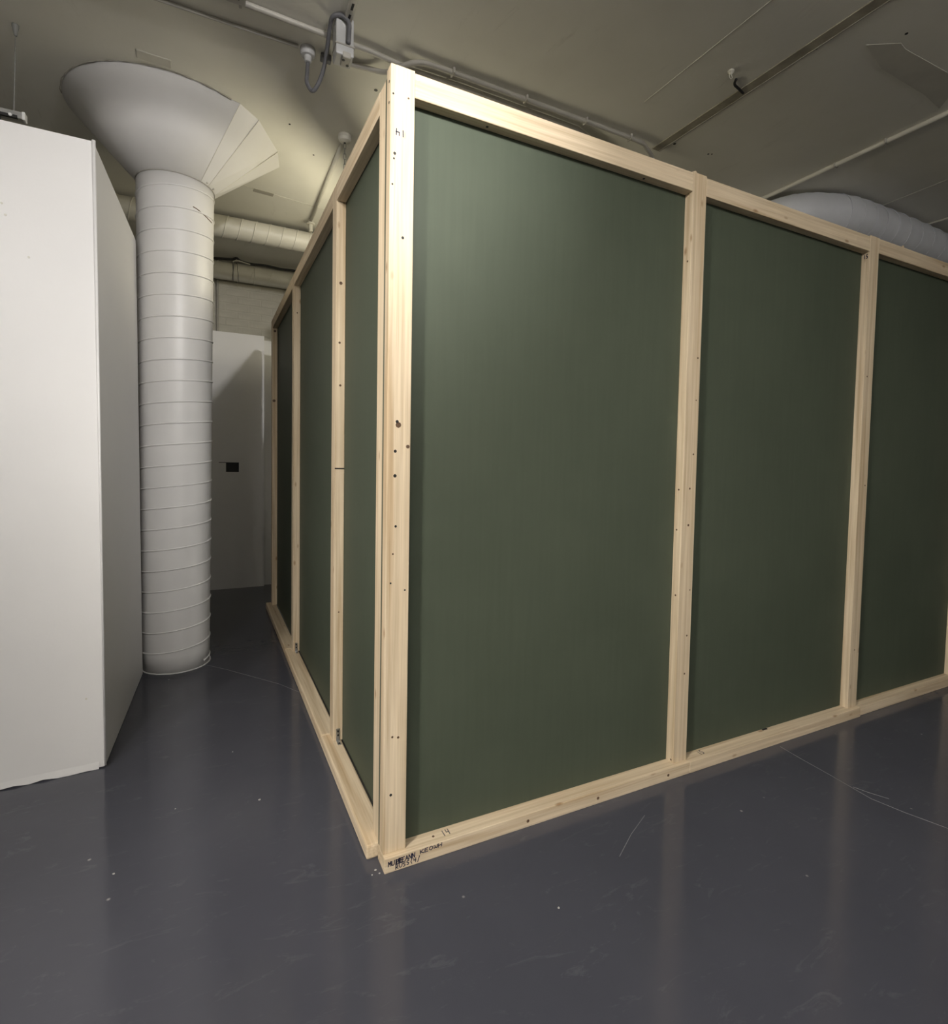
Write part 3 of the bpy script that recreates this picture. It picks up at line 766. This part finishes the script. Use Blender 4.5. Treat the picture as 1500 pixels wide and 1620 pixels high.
# eye hook in the ceiling right of the corner
t = thing('ceiling_eye_hook', 'small white eye hook screwed into the ceiling beside the stained joint', 'hook', (1.86, 0.38, ZC))
bm = bmesh.new(); lathe(bm, [(0.016, 0.0), (0.016, -0.006), (0.010, -0.012), (0.006, -0.018)], 18); link('plate', tomesh(bm, 'plate'), PIPE, t)
bm = bmesh.new(); add_tube(bm, [(0.010 * math.cos(2 * PI * k / 20), 0, -0.028 + 0.010 * math.sin(2 * PI * k / 20)) for k in range(21)], 0.0022, 6, False); link('ring', tomesh(bm, 'ring'), PIPE, t, smooth=True)

# ------------------------------------------------------------------ big flexible duct over the booth
def flex_duct():
    t = thing('flexible_duct', 'fat pale grey flexible duct resting along the booth top at right', 'duct', (4.4, 0.9, 3.06))
    base = smooth_path([(3.20, 1.70, 2.90), (3.14, 1.28, 3.03), (3.24, 1.00, 3.085), (3.55, 0.85, 3.100), (4.0, 0.82, 3.098), (4.6, 0.82, 3.095), (5.3, 0.84, 3.09), (6.2, 0.86, 3.09)], 22)
    pts = [p - Vector((4.4, 0.9, 3.06)) for p in base]
    rs = [0.142 + 0.0012 * math.sin(k * 1.25) + random.uniform(-.0015, .0015) for k in range(len(pts))]
    bm = bmesh.new(); add_tube(bm, pts, rs, 32)
    link('duct_skin', tomesh(bm, 'duct_skin'), DUCTFOIL, t, smooth=True)
    for k in range(66, len(pts) - 10, 6):
        tdir = (pts[k + 1] - pts[k - 1]).normalized()
        a = tdir.cross(Vector((0, 0, 1))).normalized(); b = tdir.cross(a)
        ring = [pts[k] + (a * math.cos(2 * PI * j / 28) + b * math.sin(2 * PI * j / 28)) * 0.1445 + tdir * 0.012 * math.sin(2 * PI * j / 28) for j in range(29)]
        bm = bmesh.new(); add_tube(bm, ring, 0.0022, 5, False)
        link('wire_rib', tomesh(bm, 'wire_rib'), DUCTFOIL, t, smooth=True)
flex_duct()

# ------------------------------------------------------------------ lamps
# lighting track above the white block, hung on a wire
t = thing('lighting_track', 'short end of a hung lighting track above the white partition', 'lighting track', (-1.26, 1.69, 2.85))
bm = bmesh.new(); add_box(bm, -1.4, 0.0, -0.018, 0.018, -0.016, 0.016, 0.002, 1); link('track_rail', tomesh(bm, 'track_rail'), STEEL, t)
bm = bmesh.new(); add_box(bm, -0.004, 0.008, -0.020, 0.020, -0.018, 0.018, 0.003, 2); link('end_cap', tomesh(bm, 'end_cap'), ENAMEL, t)
bm = bmesh.new(); add_box(bm, -1.39, -0.02, -0.0195, -0.006, -0.0175, -0.004, 0.001, 1); link('track_slot', tomesh(bm, 'track_slot'), BLACK, t)
bm = bmesh.new(); add_disc(bm, (-0.045, -0.019, -0.008), (0, -1, 0), 0.007, 0.004, 12); link('feed_button', tomesh(bm, 'feed_button'), ENAMEL, t)
bm = bmesh.new(); add_tube(bm, smooth_path([(-0.09, 0, -0.016), (-0.085, -0.01, -0.05), (-0.075, -0.02, -0.10), (-0.07, -0.02, -0.16)], 5), 0.006, 6); link('feed_cable', tomesh(bm, 'feed_cable'), BLACK, t)
t = thing('suspension_wire', 'thin wire from the ceiling down to the hung lighting track', 'wire', (-1.285, 1.69, ZC))
bm = bmesh.new(); add_tube(bm, [(0, 0, 0), (-0.005, 0, -0.2), (-0.012, 0, -0.394)], 0.0022, 6); link('wire', tomesh(bm, 'wire'), WIREM, t)
bm = bmesh.new(); lathe(bm, [(0.014, 0.0), (0.014, -0.008), (0.006, -0.05)], 12); link('anchor', tomesh(bm, 'anchor'), WIREM, t)
# spotlights over the viewer, out of the picture; the last is added fill for the column
t = thing('spotlight_track', 'lighting track with spotlights above the viewer', 'lighting track', (-1.7, -2.05, 3.10))
bm = bmesh.new(); add_box(bm, -1.9, 2.3, -0.018, 0.018, -0.016, 0.016, 0.002, 1); link('track_rail', tomesh(bm, 'track_rail'), STEEL, t)
for x in (-0.8, 0.8):
    bm = bmesh.new(); add_tube(bm, [(x, 0, 0.01), (x, 0, 0.16)], 0.004, 6); link('rod', tomesh(bm, 'rod'), WIREM, t)
for i, a in enumerate(SPOTS):
    p = Vector(a[0]); d = (Vector(a[1]) - p).normalized()
    s = thing('spotlight', ('white spotlight aimed at the booth corner', 'white spotlight aimed at the partition block', 'white spotlight aimed across the long booth wall', 'added white fill spotlight aimed at the column')[i], 'spotlight', p, 0, 'spotlights on the track')
    bm = bmesh.new()      # open can behind the lamp face
    n = 20; q = d.to_track_quat('Z', 'Y')
    rings = []
    for r, zz in ((0.055, -0.004), (0.055, -0.10), (0.03, -0.125)):
        rings.append([bm.verts.new(q @ Vector((r * math.cos(2 * PI * k / n), r * math.sin(2 * PI * k / n), zz))) for k in range(n)])
    for u in range(2):
        for k in range(n):
            bm.faces.new((rings[u][k], rings[u][(k + 1) % n], rings[u + 1][(k + 1) % n], rings[u + 1][k]))
    bm.faces.new(rings[2])
    link('lamp_can', tomesh(bm, 'lamp_can'), ENAMEL, s, smooth=True)
    bm = bmesh.new(); add_tube(bm, [-d * 0.09, Vector((p.x, p.y, 3.085 if p.y < -2 else ZC)) - p], 0.008, 8); link('arm', tomesh(bm, 'arm'), ENAMEL, s)
# fluorescent battens: one in the booth, two added as fill behind the viewer
def batten(label, x, y, z, L, rz, glow):
    t = thing('fluorescent_batten', label, 'light', (x, y, z), rz)
    bm = bmesh.new(); add_box(bm, -L / 2, L / 2, -0.02, 0.02, 0.0, 0.045, 0.004, 1); link('batten_body', tomesh(bm, 'batten_body'), ENAMEL, t)
    bm = bmesh.new(); add_tube(bm, [(-L / 2 + 0.02, 0, -0.045), (L / 2 - 0.02, 0, -0.045)], 0.013, 12); link('tube_lamp', tomesh(bm, 'tube_lamp'), glow, t, smooth=True)
    for s in (-1, 1):
        bm = bmesh.new(); add_box(bm, s * (L / 2 - 0.012) - 0.008, s * (L / 2 - 0.012) + 0.008, -0.014, 0.014, -0.062, 0.002, 0.002, 1); link('lamp_holder', tomesh(bm, 'lamp_holder'), ENAMEL, t)
    return t
bt = batten('bare fluorescent batten chained from the ceiling inside the booth', 0.58, 2.22, 2.72, 1.25, math.radians(52), TUBE)
bm = bmesh.new(); add_tube(bm, [(0.55, 0, 0.04), (0.55, 0, ZC - 2.72)], 0.003, 6); link('hanger', tomesh(bm, 'hanger'), WIREM, bt)
for i, p in enumerate(FILL_BATTENS):
    batten(('added fill-light batten behind the viewer on the right', 'added fill-light batten behind the viewer on the left')[i], p[0], p[1], p[2], 1.25, 0, TUBE_W)
